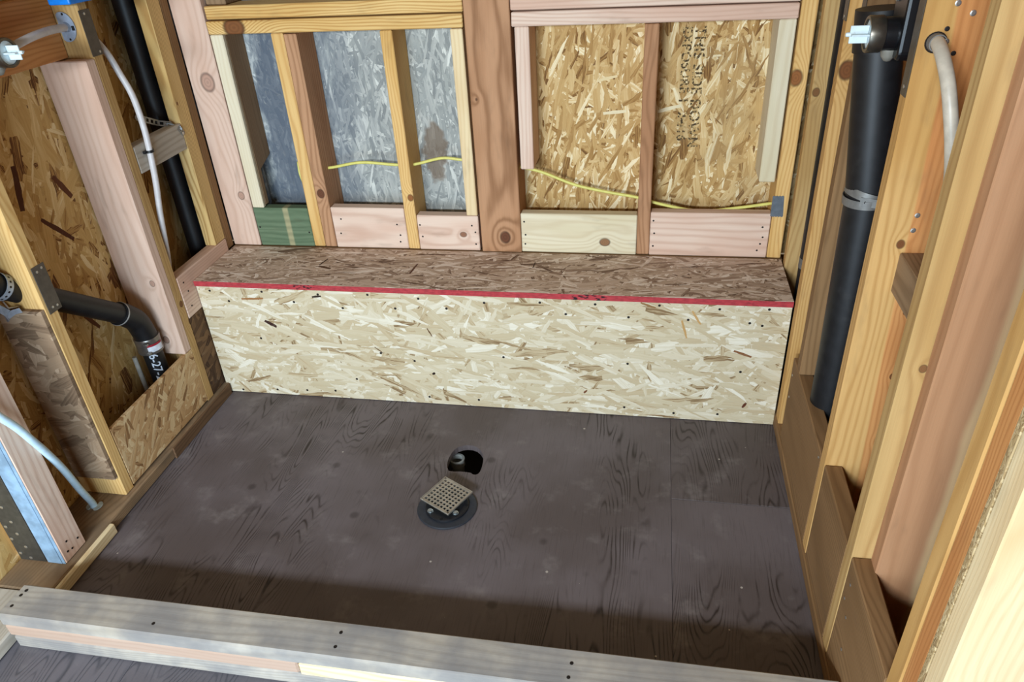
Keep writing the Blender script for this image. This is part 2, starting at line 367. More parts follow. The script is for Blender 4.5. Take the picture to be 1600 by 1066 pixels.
circ = [(DC[0] + .056 * math.cos(a * math.pi / 14), DC[1] + .056 * math.sin(a * math.pi / 14)) for a in range(28)]
put('plywood_panel', plate_with_holes([(-.14, -1.0 + .0), (1.527 - g, -1.0), (1.527 - g, .38), (-.14, .38)], [HOLE, circ], -.019, 0), FLOORM, floor, (0, 0, -.019))
put('plywood_panel', bm_box((1.527 + g, W + .14, -.359 + g, .38, -.019, 0), .001, 0), FLOORM, floor, (1.9, .4, -.019))
put('plywood_panel', bm_box((1.527 + g, W + .14, -1.0, -.359 - g, -.019, 0), .001, 0), FLOORM, floor, (2.7, -1.1, -.019))
put('plywood_panel', bm_box((-.6, .318 - g, -3.2, -1.0 - g, -.019, 0), .001, 0), FLOORM2, floor, (-.3, -2, -.019), label='weathered grey plywood panel outside the curb')
put('plywood_panel', bm_box((.318 + g, 2.6, -3.2, -1.0 - g, -.019, 0), .001, 0), FLOORM2, floor, (.9, -1.6, -.019), label='weathered grey plywood panel outside the curb')
# crawl space under the hole: joist and dark underside
put('floor_joist', bm_box((.70, .738, -1.0, .38, -.26, -.020), .002), simple('crawl_joist', (120, 92, 62), .9), floor)
put('floor_joist', bm_box((1.12, 1.158, -1.0, .38, -.26, -.020), .002), simple('crawl_joist', (120, 92, 62), .9), floor)
put('subsoil', bm_box((-.6, 2.6, -3.2, .6, -.75, -.70), 0), simple('dark_soil', (30, 24, 20), .95), floor)
put('foundation_wall', bm_box((-.62, 2.62, .6, .64, -.75, -.02), 0), simple('dark_soil', (30, 24, 20), .95), floor)
autosmooth(put('pipe_fitting', bm_lathe([(0, .020), (.15, .020), (.151, .024), (.175, .024), (.175, .018), (.16, .017)], (.882, -.222, -.21), (0, 0, 1), 24), simple('grey_fitting', (150, 152, 148), .5), floor, label='grey pipe fitting down in the dark hole'), 30)

# ================================================================ BACK WALL
wb_ = empty('wall_back', (W / 2, D, 0)); tag(wb_, 'open framed back wall with grey and golden strand board sheathing', kind='structure')
YB = D + .122
def grey_overlay(t, uv, col, tone, fib):
    st = t.vm('MULTIPLY', uv, (9, 3.0, 1)); n = t.noise(t.vm('ADD', st, (3.1, 1.7, 0)), 1.0, 4.0, .65)
    n2 = t.noise(t.vm('ADD', t.vm('MULTIPLY', uv, (26, 7, 1)), (8, 2, 0)), 1.0, 4.0, .65)
    P = t.sep(uv)
    bl = t.smooth(t.math('SUBTRACT', .06, P[0]), -.16, .20)     # stain is heavier towards the left bays
    m = t.math('MULTIPLY', t.smooth(t.math('ADD', n, t.math('MULTIPLY', n2, .45)), .58, .76), t.math('ADD', .16, t.math('MULTIPLY', bl, .62)))
    col = t.mixc(t.math('MULTIPLY', bl, .30), col, rgba((150, 164, 178)))
    col = t.mixc(m, col, rgba((72, 82, 98)))
    d = t.vm('LENGTH', t.vm('MULTIPLY', t.vm('SUBTRACT', uv, (.735 - .4, .735 - .40, 0)), (1.0, .42, 1)), out=1)
    d = t.math('ADD', d, t.math('MULTIPLY', t.math('SUBTRACT', t.noise(uv, 26., 3.), .5), .05))
    br = t.math('SUBTRACT', 1.0, t.smooth(d, .032, .048))
    return t.mixc(t.math('MULTIPLY', br, .8), col, rgba((116, 98, 80)))
GXL = (-.14, .94)
sheet('sheathing_panel', wb_, (-.14, .94, YB, YB + .012, .40, 1.75), 'xz', GREYS, main=90, spread=1.0, L=.07, W=.011, seed=2.0, overlay=grey_overlay, fibre=.25, label='weathered blue grey strand board behind the left bays')
def gold_overlay(t, uv, col, tone, fib):
    P = t.sep(uv)
    m = t.math('MULTIPLY', t.smooth(P[0], .02, .06), .30)
    n = t.noise(uv, 7.0, 3.0)
    return t.mixc(t.math('MULTIPLY', t.smooth(n, .42, .62), m), col, rgba((158, 134, 96)))
gold = sheet('sheathing_panel', wb_, (.943, 1.98, YB, YB + .012, .40, 1.75), 'xz', GOLD, main=78, seed=5.0, L=.075, W=.014, overlay=gold_overlay,
      spots=[(1.315, .855, 6, .07, .011, (230, 214, 176)), (1.475, .865, 14, .075, .012, (232, 216, 178)), (1.29, .955, 14, .06, .010, (226, 204, 158))], label='golden strand board behind the right bays')
# mill stamp printed on the golden board (ink, two lines running down)
def stamp(txt, x, z, size, parent):
    c = bpy.data.curves.new('stamp_text', 'FONT'); c.body = txt; c.size = size; c.extrude = 0; c.align_x = 'LEFT'; c.space_character = 1.05; c.offset = .0009
    o = bpy.data.objects.new('printed_stamp', c); COL.objects.link(o)
    dg = bpy.context.evaluated_depsgraph_get(); me = bpy.data.meshes.new_from_object(o.evaluated_get(dg)); bpy.data.objects.remove(o); me.name = 'printed_stamp'
    return me
t_ = NT('faded_stamp_ink'); nn = t_.noise(t_.obj(), 110., 4., .7); fc = t_.mixc(t_.smooth(nn, .44, .52), rgba((204, 172, 118)), rgba((78, 64, 46))); INK = t_.fin(fc, .9, spec=.1)
for txt, x, z, sz in (('THIS SIDE DOWN', 1.538, 1.095, .042), ('EXPOSURE 1  24/16', 1.504, 1.095, .037)):
    me = stamp(txt, x, z, sz, gold); me.materials.append(INK)
    o = link('printed_stamp', me, gold, Vector((x, YB - .0006, z)) - gold.location - wb_.location)
    o.rotation_euler = Matrix(((0, 1, 0), (0, 0, -1), (-1, 0, 0))).transposed().to_euler() if False else Matrix(((0, 1, 0), (0, 0, -1), (-1, 0, 0))).to_euler(); o['label'] = 'faded black mill stamp lettering'

sheet('sheathing_panel', wb_, (-.14, 1.98, YB - .02, YB - .008, 0, .40), 'xz', GOLD, main=90, seed=3.0)
board('ledger', wb_, 'brown', (-.001, W + .001, D - .0045, D + .10, .30, .4370), 'x')
board('corner_stud', wb_, 'pink', (.001, .103, D, D + .038, .4385, 1.75), knots=[(.06, D, .99, .022), (.075, D, .62, .011)], freq=70, label='wide pink corner stud')
# notched white stud: deep above, thin below the notch
board('stud', wb_, 'white', (.107, .1475, D, D + .018, .578, 1.1265), contrast=.3, label='white furring strip over the notched board')
pr = [(0, D + .0185, .582), (0, D + .040, .582), (0, D + .040, .700), (0, YB - .001, .728), (0, YB - .001, 1.125), (0, D + .0185, 1.125)]
lc = (.127, D + .06, .582)
put('stud', bm_prism([(.107, y, z) for _, y, z in pr], (.041, 0, 0), bev=.002), wood_mat('wood_stud_notched', 'dirty', 'z', lc, contrast=.3), wb_, lc, label='brown stud notched away low down')
board('stud', wb_, 'yellow', (.304, .3425, D, YB - .001, .440, 1.126))
board('stud', wb_, 'red', (.3435, .384, D + .001, YB - .001, .440, 1.124), knots=[(.363, D, .63, .012)], label='reddish brown stud doubled onto a yellow stud')
board('stud', wb_, 'yellow', (.642, .680, D, YB - .001, .440, 1.126), knots=[(.67, D, .62, .009)])
board('stud', wb_, 'cream', (.852, .888, D, D + .04, .562, 1.125), contrast=.35, label='pale cream stud against the post')
board('post', wb_, 'red', (.897, 1.027, D - .005, YB - .003, .4385, 1.75), knots=[(.976, D, .491, .017), (.915, D, .93, .006)], pith=(.012, .20), freq=75, contrast=.75, label='wide reddish brown post')
board('stud', wb_, 'pinkwhite', (1.037, 1.078, D, YB - .001, .716, 1.125), contrast=.4, label='short pale pink stud cut off above the cable')
board('stud', wb_, 'red', (1.397, 1.436, D, YB - .001, .440, 1.124))
board('stud', wb_, 'white', (1.745, 1.789, D, YB - .001, .682, 1.125), contrast=.4, label='short white stud cut off low')
board('stud', wb_, 'yellow', (1.796, 1.837, D, YB - .001, .4385, 1.75), knots=[(1.806, D, .976, .017)])
hk = [(.193, D, 1.146, .026)]
board('header', wb_, 'header', (.105, .891, D - .002, YB - .001, 1.1275, 1.1645), 'x', knots=hk, freq=140, contrast=.7)
board('header', wb_, 'header', (.108, .893, D + .002, YB - .001, 1.1685, 1.206), 'x', freq=140, contrast=.7)
board('header', wb_, 'pinkwhite', (1.030, 1.791, D - .002, YB - .001, 1.1265, 1.1640), 'x', freq=80, label='pale pink header over the right bays')
board('header', wb_, 'pinkwhite', (1.030, 1.791, D - .004, YB - .001, 1.168, 1.206), 'x', freq=80, label='upper pale pink header over the right bays')
board('stud', wb_, 'dirty', (.108, .172, D + .02, YB - .001, 1.207, 1.7))
board('stud', wb_, 'dirty', (.64, .68, D + .02, YB - .001, 1.207, 1.7))
def green_extra(t, P, col, qs):
    m = t.math('SUBTRACT', 1.0, t.smooth(t.math('ABSOLUTE', t.math('SUBTRACT', P[0], .018)), .006, .013))
    c = t.mixc(t.math('MULTIPLY', m, .75), col, rgba((180, 168, 128)))
    z = t.math('ADD', t.math('MULTIPLY', t.math('SINE', t.math('MULTIPLY', t.math('ADD', P[2], t.math('MULTIPLY', t.noise(qs, 12.), .02)), 260.)), .5), .5)
    return t.mixc(t.math('MULTIPLY', z, .28), c, rgba((66, 84, 60)))
B1 = board('blocking', wb_, 'green', (.1045, .3025, D + .002, D + .038, .4385, .577), 'x', label='green stained blocking board', extra=green_extra)
B2 = board('blocking', wb_, 'pinkwhite', (.3855, .641, D + .001, D + .038, .4385, .582), 'x', freq=85)
B3 = board('blocking', wb_, 'pinkwhite', (.6815, .888, D + .001, D + .038, .4385, .560), 'x', freq=85, knots=[(.835, D, .495, .009)])
B4 = board('blocking', wb_, 'white', (1.0285, 1.396, D + .001, D + .038, .4385, .571), 'x', knots=[(1.297, D, .479, .013)], freq=90, label='pale cream blocking board with a knot')
B5 = board('blocking', wb_, 'pinkwhite', (1.437, 1.794, D + .001, D + .038, .4385, .582), 'x', freq=60, label='wide pale pink blocking board')
for px_, pz_ in [(0.417, 0.542), (0.408, 0.49), (0.611, 0.526), (0.618, 0.488), (0.615, 0.464), (0.69, 0.526), (0.695, 0.485), (0.866, 0.527), (0.876, 0.504), (0.875, 0.462), (0.115, 0.507), (0.293, 0.491), (1.039, 0.544), (1.042, 0.499), (1.04, 0.467), (1.446, 0.555), (1.45, 0.513), (1.448, 0.47), (1.772, 0.54), (1.776, 0.507), (1.771, 0.485), (1.764, 0.463)]:
    par = B1 if px_ < .3 else B2 if px_ < .65 else B3 if px_ < .9 else B4 if px_ < 1.4 else B5
    fasten(par, ME_pin, 'nail_head', (px_, D + .0008, pz_), (0, -1, 0))

# yellow cable through the studs
cab = bm_tube(catmull([(.287, .345, .66), (.32, .335, .69), (.401, .322, .704), (.504, .318, .722), (.619, .320, .714), (.683, .320, .716), (.775, .318, .737), (.841, .318, .732), (.90, .325, .725), (.97, .33, .715), (1.046, .318, .706), (1.102, .318, .691), (1.202, .318, .652), (1.302, .318, .630), (1.392, .318, .614), (1.461, .318, .594), (1.58, .318, .572), (1.693, .318, .583), (1.80, .322, .599)], 6), .0048, 10)
CAB = simple('yellow_cable_jacket', (226, 218, 120), .45, var=.06)
tag(put('electrical_cable', cab, CAB, smooth=True), 'yellow electrical cable running through the back wall studs', 'cable')
cab2 = bm_tube(catmull([(.262, .36, .71), (.268, .345, .67), (.285, .335, .62), (.292, .33, .588)], 6), .0045, 10)
tag(put('electrical_cable', cab2, CAB, smooth=True), 'short yellow cable loop beside the first double stud', 'cable')

# ================================================================ LEFT WALL
wl = empty('wall_left', (0, -.4, 0)); tag(wl, 'open framed left wall with studs, blocking and strand board backing', kind='structure')
sheet('sheathing_panel', wl, (-.153, -.141, -1.7, .41, .0, 1.75), 'yz', GOLDL, main=75, L=.10, W=.022, seed=8.0,
      spots=[(-.36, .875, 78, .115, .02, (84, 46, 26)), (-.29, .735, -48, .12, .015, (86, 46, 26)), (-.22, .83, -62, .08, .018, (98, 56, 32)), (-.30, .45, -60, .07, .014, (110, 64, 34)), (-.50, .93, 80, .07, .016, (120, 80, 44))], label='golden brown strand board backing of the left wall')
board('sill_plate', wl, 'dirty', (-.140, .016, -.905, .20, 0.0005, .038), 'y', bev=.004, extra=lambda t, P, col, qs: t.mixc(t.math('MULTIPLY', t.smooth(t.noise(qs, 9., 3.), .4, .6), .4), col, rgba((84, 76, 66))))
board('sill_plate', wl, 'greywood', (-.140, .004, -1.7, -.907, 0.0005, .038), 'y', bev=.004, label='pale sill plate at the curb')
board('stud', wl, 'stripe', (-.038, 0, .168, .232, .4815, 1.75), pith=(.01, -.12), freq=150, contrast=.75, knots=[(0, .18, .95, .004)], label='yellow straight grained stud')
board('stud', wl, 'brown', (-.038, -.0005, .2335, .2730, .4385, 1.75))
board('blocking', wl, 'greywood', (-.038, .0, -.0750, .167, .815, .893), 'y', label='horizontal block carrying the white tube')
CL = board('cleat', wl, 'pinkwhite', (-.038, .001, -.0750, .232, .337, .4810), 'y', label='pinkish grey cleat level with the bench')
for yy, zz in ((-.05, .455), (-.04, .42), (-.045, .37)): fasten(CL, ME_pin, 'nail_head', (.0015, yy, zz), (1, 0, 0))
sheet('backing_strip', wl, (-.013, -.001, -.0750, .19, .040, .336), 'yz', [(0, (66, 46, 32)), (.5, (98, 72, 50)), (1, (128, 98, 68))], main=20, L=.14, W=.03, seed=3.3, label='dark brown board below the cleat')
board('stud', wl, 'tan', (-.139, 0, -.1115, -.0760, .0385, 1.75), knots=[(0, -.09, .40, .008), (0, -.072, .33, .010)])
board('cripple_stud', wl, 'pink', (-.139, .0005, -.1475, -.1122, .2475, 1.138), freq=75, knots=[(-.03, -.1475, .50, .008), (-.05, -.1475, .30, .010)], label='pink cripple stud under the valve block')
board('valve_blocking', wl, 'orange', (-.110, -.072, -.515, -.1122, 1.142, 1.292), 'y', label='orange brown block carrying the left valve')
S2 = board('stud', wl, 'yellow', (-.139, 0, -.567, -.5295, .0385, 1.75))
sheet('strand_board_strip', wl, (-.128, -.001, -.5795, -.5675, .108, .648), 'xz', STRIP, main=10, L=.11, W=.03, seed=1.2, label='brown strand board strip nailed to the stud')
PN = sheet('patch_panel', wl, (-.012, 0, -.528, -.1125, .046, .246), 'yz', PATCH, main=40, seed=4.4, label='tan strand board patch panel by the floor')
board('baseboard_strip', wl, 'dark', (.0165, .022, -.36, -.01, .0005, .040), 'y', bev=.001)
board('sill_splinter', wl, 'cream', (.0165, .031, -.900, -.668, .0005, .037), 'y', bev=.004, label='pale broken edge of the sill plate')
S3 = board('post', wl, 'pinkwhite', (-.139, 0, -.818, -.742, .0385, 1.75), freq=70, label='pale pinkish white post by the opening')
for p in [(0, -0.792, 0.093), (0, -0.76, 0.072), (0, -0.786, 0.062), (0, -0.801, 0.066)]: fasten(S3, ME_pin, 'nail_head', (.0003, p[1], p[2]), (1, 0, 0))

put('pale_blue_facing', bm_box((-.054, -.012, -.8208, -.8186, .0395, 1.75), .0008), simple('pale_blue_surface', (142, 172, 198), .55, var=.2, nscale=25), S3, label='pale blue facing strip')  # thin pale blue strips over the front face of the post
put('pale_blue_facing', bm_box((-.0105, -.002, -.8202, -.8186, .0395, 1.75), .0008), simple('pale_blue_surface', (142, 172, 198)), S3, label='narrow pale blue facing strip')
# steel hold-down strap on the post
sp = empty('steel_strap', (-.09, -.8185, .045)); tag(sp, 'dark steel strap with bright nails on the post by the curb', 'bracket')
put('strap_plate', bm_box((-.132, -.056, -.8215, -.8185, .042, .75), .0006, 0), simple('dark_strap_steel', (92, 90, 84), .42, .6), sp)
for x, z in [(-.101, .229), (-.125, .229), (-.097, .18), (-.122, .16), (-.099, .138), (-.125, .117), (-.095, .092), (-.122, .066), (-.098, .052), (-.097, .28), (-.122, .26)]: fasten(sp, ME_nail, 'nail_head', (x, -.8216, z), (0, -1, 0))
put('plywood_edge', bm_box((-.0, .0, 0, 0, 0, 0), 0), M_dark, None) if False else None

# nail plates (protecting the pipe runs)
def nail_plate(c0, c1, axis, label, mat, teeth=False, dots=()):
    o = put('nail_plate', bm_box((*sorted((c0[0], c1[0])), *sorted((c0[1], c1[1])), *sorted((c0[2], c1[2]))), .0005, 0), mat)
    tag(o, label, 'nail plate')
    for p, n in dots: fasten(o, ME_spark, 'nail_head', p, n)
    return o
PLT = simple('nail_plate_steel', (98, 90, 80), .45, .45); PLG = simple('grey_plate_steel', (112, 120, 128), .5, .4)
nail_plate((.0008, -.558, .628), (.0022, -.516, .752), 'x', 'dark steel nail plate over the horizontal drain pipe', PLT, dots=[((.0024, -.545, .738), (1, 0, 0)), ((.0024, -.528, .742), (1, 0, 0)), ((.0024, -.543, .642), (1, 0, 0)), ((.0024, -.528, .640), (1, 0, 0))])
nail_plate((.0008, -.116, 1.142), (.0022, -.074, 1.252), 'x', 'dark steel nail plate beside the grey tube bracket', PLT, dots=[((.0024, -.098, 1.243), (1, 0, 0)), ((.0024, -.085, 1.15), (1, 0, 0))])
# toothed plate over the yellow cable
poly = []
for k in range(9): poly.append((1.789 + .004 * k + .0, .639 + (.0025 if k % 2 else 0)))
poly += [(1.8255, .577)] + [(1.8215 - .004 * k, .577 - (.0025 if k % 2 == 0 else 0)) for k in range(8)] + [(1.789, .577)]
tag(put('nail_plate', bm_prism([(x, D - .0008, z) for x, z in poly], (0, -.0014, 0)), PLG), 'small grey toothed nail plate where the yellow cable ends', 'nail plate')
nail_plate((W - .0022, -.522, 1.125), (W - .0008, -.552, 1.30), 'x', 'brown nail plate on the right wall stud with the tube hole', PLT, dots=[((W - .0024, -.535, 1.285), (-1, 0, 0)), ((W - .0024, -.537, 1.14), (-1, 0, 0))])
nail_plate((W - .0022, -.039, 1.165), (W - .0008, -.006, 1.30), 'x', 'brown nail plate high on the stud beside the thin black pipe', PLT, dots=[((W - .0024, -.02, 1.173), (-1, 0, 0))])
nail_plate((W - .0022, -.19, 1.195), (W - .0008, -.158, 1.32), 'x', 'brown nail plate high on the cripple stud beside the thick pipe', PLT, dots=[((W - .0024, -.17, 1.205), (-1, 0, 0))])

# ---- pipes on the left wall
def abs_mat(name, c=(15, 15, 17), rough=.5):
    t = NT(name); n = t.noise(t.obj(), 40., 4.); d = t.noise(t.obj(), 9., 4., .65)
    col = t.mixc(t.smooth(n, .35, .7), rgba(c), rgba(tuple(v * 1.25 + 4 for v in c)))
    col = t.mixc(t.math('MULTIPLY', t.smooth(d, .58, .8), .25), col, rgba((84, 80, 76))); return t.fin(col, rough, spec=.5)
ABS = abs_mat('black_abs_plastic')
tag(autosmooth(put('vent_pipe', bm_tube([(-.086, .196, .02), (-.086, .192, .6), (-.084, .186, 1.2), (-.083, .184, 1.75)], .030, 28), ABS)), 'black vent pipe standing behind the left wall block', 'pipe')
hp = empty('drain_pipe', (-.07, -.195, .0385)); tag(hp, 'black drain pipe sloping through the left stud and bending down', 'pipe')
autosmooth(put('pipe_run', bm_tube([(-.070, -.742, .835), (-.070, -.587, .717), (-.07, -.443, .602), (-.07, -.262, .458)], .0295, 28), ABS, hp))
autosmooth(put('elbow', bm_tube(catmull([(-.07, -.275, .468), (-.07, -.250, .447), (-.07, -.218, .410), (-.07, -.2035, .362), (-.07, -.2005, .335)], 6), .034, 28), ABS, hp))
autosmooth(put('weld_ring', bm_lathe([(-.002, .0345), (0, .0355), (.003, .0350), (.003, .030)], (-.07, -.272, .4655), (0, .78, -.62), 28), simple('primer_bead', (170, 168, 164), .4), hp))
cl = autosmooth(put('coupling', bm_lathe([(0, .031), (0, .037), (.004, .0385), (.012, .0375), (.040, .0375), (.048, .0385), (.052, .037), (.052, .031)], (-.07, -.2000, .348), (0, .02, -1), 32), simple('coupling_shield', (138, 132, 126), .32, .75), hp), 30)
autosmooth(put('clamp_screw', bm_box((-.052, -.040, -.247, -.236, .336, .343), .001), M_steel, cl)); autosmooth(put('clamp_screw', bm_box((-.052, -.040, -.247, -.236, .304, .311), .001), M_steel, cl))
# label wrapped round the coupling
def wrap_patch(cx, cy, r, a0, a1, z0, z1, n=10, slope=0.0):
    bm = bmesh.new(); A = []; B = []
    for k in range(n + 1):
        a = math.radians(a0 + (a1 - a0) * k / n); dz = slope * k / n
        A.append(bm.verts.new((cx + r * math.cos(a), cy + r * math.sin(a), z0 + dz))); B.append(bm.verts.new((cx + r * math.cos(a), cy + r * math.sin(a), z1 + dz)))
    for k in range(n): bm.faces.new((A[k], A[k + 1], B[k + 1], B[k]))
    return bm
put('white_sticker', wrap_patch(-.07, -.1995, .0390, -62, 12, .305, .324), simple('sticker_white', (226, 230, 240), .5), cl)
put('red_stripe', wrap_patch(-.07, -.1995, .0391, -62, 12, .3245, .331), simple('sticker_red', (168, 36, 52), .5), cl)
dp = autosmooth(put('pipe_stub', bm_tube([(-.07, -.1995, .352), (-.07, -.197, .25), (-.07, -.192, .0390)], .0295, 28), ABS, hp))
# hand marked date on the stub, letters bent round the pipe, reading downwards
def bent_text(txt, size, r, cx, cy, a0, ztop, mat, parent):
    c = bpy.data.curves.new('t', 'FONT'); c.body = txt; c.size = size; c.offset = size * .012
    o = bpy.data.objects.new('t', c); COL.objects.link(o); dg = bpy.context.evaluated_depsgraph_get(); me = bpy.data.meshes.new_from_object(o.evaluated_get(dg)); bpy.data.objects.remove(o)
    bm = bmesh.new(); bm.from_mesh(me); bmesh.ops.subdivide_edges(bm, edges=[e for e in bm.edges if e.calc_length() > .003], cuts=3)
    bmesh.ops.triangulate(bm, faces=bm.faces)
    for v in bm.verts:
        x, y = v.co.x, v.co.y; a = math.radians(a0) + y / r
        v.co = Vector((cx + r * math.cos(a), cy + r * math.sin(a), ztop - x))
    o = put('marker_date', bm, mat, parent, (cx, cy, ztop)); o['label'] = 'white date written on black pipe'; return o
bent_text('6-27-21', .036, .0304, -.07, -.1984, -74, .2945, simple('white_marker', (206, 214, 226), .6), dp)
autosmooth(put('pex_line', bm_tube([(-.105, -.236, .0395), (-.106, -.237, .29)], .007, 12), simple('grey_white_pex', (176, 172, 162), .45)))
tag(bpy.data.objects['pex_line'], 'thin grey tube standing beside the dated black pipe', 'tube')
# perforated hanger strap looped round the pipe left of the stud
hs = empty('pipe_hanger', (-.07, -.60, .66)); tag(hs, 'pale galvanized hanger strap looped around the drain pipe', 'strap')
GAL = simple('pale_galvanized', (176, 184, 196), .4, .35)
dv = Vector((0, -.155, .118)).normalized(); e1 = Vector((1, 0, 0)); e2 = dv.cross(e1)
def band(cen, d, a, b, r, w, th, a0, a1, n=40):
    bm = bmesh.new(); rings = []
    for k in range(n + 1):
        t = math.radians(a0 + (a1 - a0) * k / n); rad = math.cos(t) * a + math.sin(t) * b
        rings.append([bm.verts.new(cen + rad * rr + d * s) for rr, s in ((r, -w / 2), (r + th, -w / 2), (r + th, w / 2), (r, w / 2))])
    for A, B in zip(rings, rings[1:]):
        for k in range(4): bm.faces.new((A[k], A[(k + 1) % 4], B[(k + 1) % 4], B[k]))
    if abs(a1 - a0) < 359: bm.faces.new(rings[0]); bm.faces.new(rings[-1][::-1])
    bmesh.ops.recalc_face_normals(bm, faces=bm.faces); return bm
hc = Vector((-.068, -.594, .7225))
lp = autosmooth(put('strap_loop', band(hc, dv, e1, e2, .0318, .018, .0014, -130, 150), GAL, hs))
for k in range(-3, 6):
    t = math.radians(22 * k); rad = math.cos(t) * e1 + math.sin(t) * e2
    fasten(lp, ME_pin, 'strap_hole', hc + rad * .0330, rad)
def flat_strip(pts, wdir, w, th, bm=None):
    bm = bm or bmesh.new(); P = [Vector(p) for p in pts]; rings = []
    for i, p in enumerate(P):
        d = (P[min(i + 1, len(P) - 1)] - P[max(i - 1, 0)]).normalized(); wd = Vector(wdir); wd = (wd - d * wd.dot(d)).normalized(); nn = d.cross(wd)
        rings.append([bm.verts.new(p + wd * a * w / 2 + nn * b * th / 2) for a, b in ((-1, -1), (1, -1), (1, 1), (-1, 1))])
    for A, B in zip(rings, rings[1:]):
        for k in range(4): bm.faces.new((A[k], A[(k + 1) % 4], B[(k + 1) % 4], B[k]))
    bm.faces.new(rings[0]); bm.faces.new(rings[-1][::-1]); bmesh.ops.recalc_face_normals(bm, faces=bm.faces); return bm
put('strap_tail', flat_strip([(-.10, -.618, .70), (-.088, -.605, .672), (-.080, -.592, .648), (-.094, -.586, .632), (-.105, -.582, .625)], (.3, 0, 1), .018, .0015), GAL, hs)
put('strap_tail', flat_strip([(-.086, -.592, .638), (-.066, -.588, .650), (-.046, -.586, .655)], (.3, 0, 1), .013, .0015), GAL, hs)
autosmooth(put('hook_nail', bm_tube([(-.064, -.568, .655), (-.062, -.600, .668), (-.062, -.606, .690)], .0018, 8), M_zinc, hs))

# perforated strap around the vent pipe above the block
ps = empty('perforated_strap', (-.04, .12, .90)); tag(ps, 'perforated silver plumbing strap on the left wall block', 'strap')
def ladder(p0, p1, wdir, w, th, n):
    p0, p1 = Vector(p0), Vector(p1); d = (p1 - p0); L_ = d.length; d.normalize(); wd = Vector(wdir); wd = (wd - d * wd.dot(d)).normalized(); bm = bmesh.new()
    flat_strip([p0 + wd * w * .38, p1 + wd * w * .38], wd, w * .24, th, bm); flat_strip([p0 - wd * w * .38, p1 - wd * w * .38], wd, w * .24, th, bm)
    for k in range(n + 1):
        c = p0 + d * (L_ * k / n); flat_strip([c - wd * w * .26, c + wd * w * .26], d, L_ / n * .42, th * .9, bm)
    return bm
put('strap_end', ladder((-.045, .035, .948), (-.045, .125, .906), (0, .4, 1), .018, .0012, 5), M_steel, ps)
put('strap_end', ladder((-.045, .125, .906), (-.020, .150, .8955), (0, .4, 1), .016, .0012, 2), M_steel, ps)
put('strap_end', ladder((-.030, .140, .8965), (.0015, .158, .880), (.2, 0, 1), .015, .0012, 2), M_steel, ps)
put('strap_end', ladder((.0015, .152, .884), (.0022, .166, .862), (0, 1, .2), .015, .0012, 2), M_steel, ps)
fasten(ps, ME_nail, 'nail_head', (.003, .160, .865), (1, 0, 0))

# white tubes
PEX = simple('milky_pex', (206, 200, 198), .35, spec=.5, var=.05)
tb = empty('water_tube', (-.02, -.03, .454)); tag(tb, 'long milky white water tube curving down the left wall', 'tube')
autosmooth(put('tube', bm_tube(catmull([(-.06, -.062, 1.205), (-.045, -.056, 1.19), (-.03, -.049, 1.174), (-.02, -.030, 1.132), (-.01, -.021, 1.081), (0.004, -.016, 1.02), (.011, -.020, .941), (.0115, -.027, .87), (.006, -.036, .778), (-.004, -.046, .692), (-.014, -.052, .60), (-.026, -.052, .53), (-.048, -.050, .45), (-.055, -.048, .345)], 8), .0088, 16), PEX, tb), 60)
CLP = simple('black_clip', (28, 28, 30), .4)
autosmooth(put('tube_clip', band(Vector((.0115, -.0275, .868)), Vector((0, .03, 1)).normalized(), Vector((1, 0, 0)), Vector((0, 1, 0)), .0090, .007, .003, 0, 360, 24), CLP, tb), 40)
put('clip_foot', bm_box((.0005, .010, -.046, -.040, .864, .872), .001), CLP, tb); put('clip_foot', bm_box((.0005, .010, -.014, -.006, .864, .872), .001), CLP, tb)
tb2 = empty('water_tube', (-.02, -.25, 1.2)); tag(tb2, 'short white tube from the left valve into the grey bracket', 'tube')
autosmooth(put('tube', bm_tube(catmull([(-.034, -.3695, 1.200), (-.022, -.345, 1.206), (-.015, -.28, 1.218), (-.030, -.196, 1.220), (-.045, -.1175, 1.2155)], 8), .0095, 16), PEX, tb2), 60)
# bend bracket
bk = []
for k in range(15): a = math.radians(-105 + 210 * k / 14); bk.append((-.052 + .030 * math.cos(a), 1.2155 + .036 * math.sin(a)))
bk += [(-.066, 1.245), (-.066, 1.186)]
kb = put('tube_bracket', bm_prism([(x, -.1122, z) for x, z in bk], (0, -.004, 0), bev=.0008), simple('grey_blue_plastic', (150, 160, 176), .45)); tag(kb, 'grey blue plastic bracket holding the short white tube', 'bracket')
put('bracket_collar', bm_lathe([(0, .0100), (0, .0118), (.010, .0112), (.010, .0100)], (-.045, -.1162, 1.2155), (0, -1, 0), 20), simple('grey_blue_plastic', (150, 160, 176)), kb)
put('bracket_slot', bm_box((-.032, -.0235, -.1168, -.1161, 1.207, 1.218), 0, 0), CLP, kb)
for x, z in ((-.046, 1.246), (-.046, 1.186)): fasten(kb, ME_pin, 'screw_hole', (x, -.1163, z), (0, -1, 0))
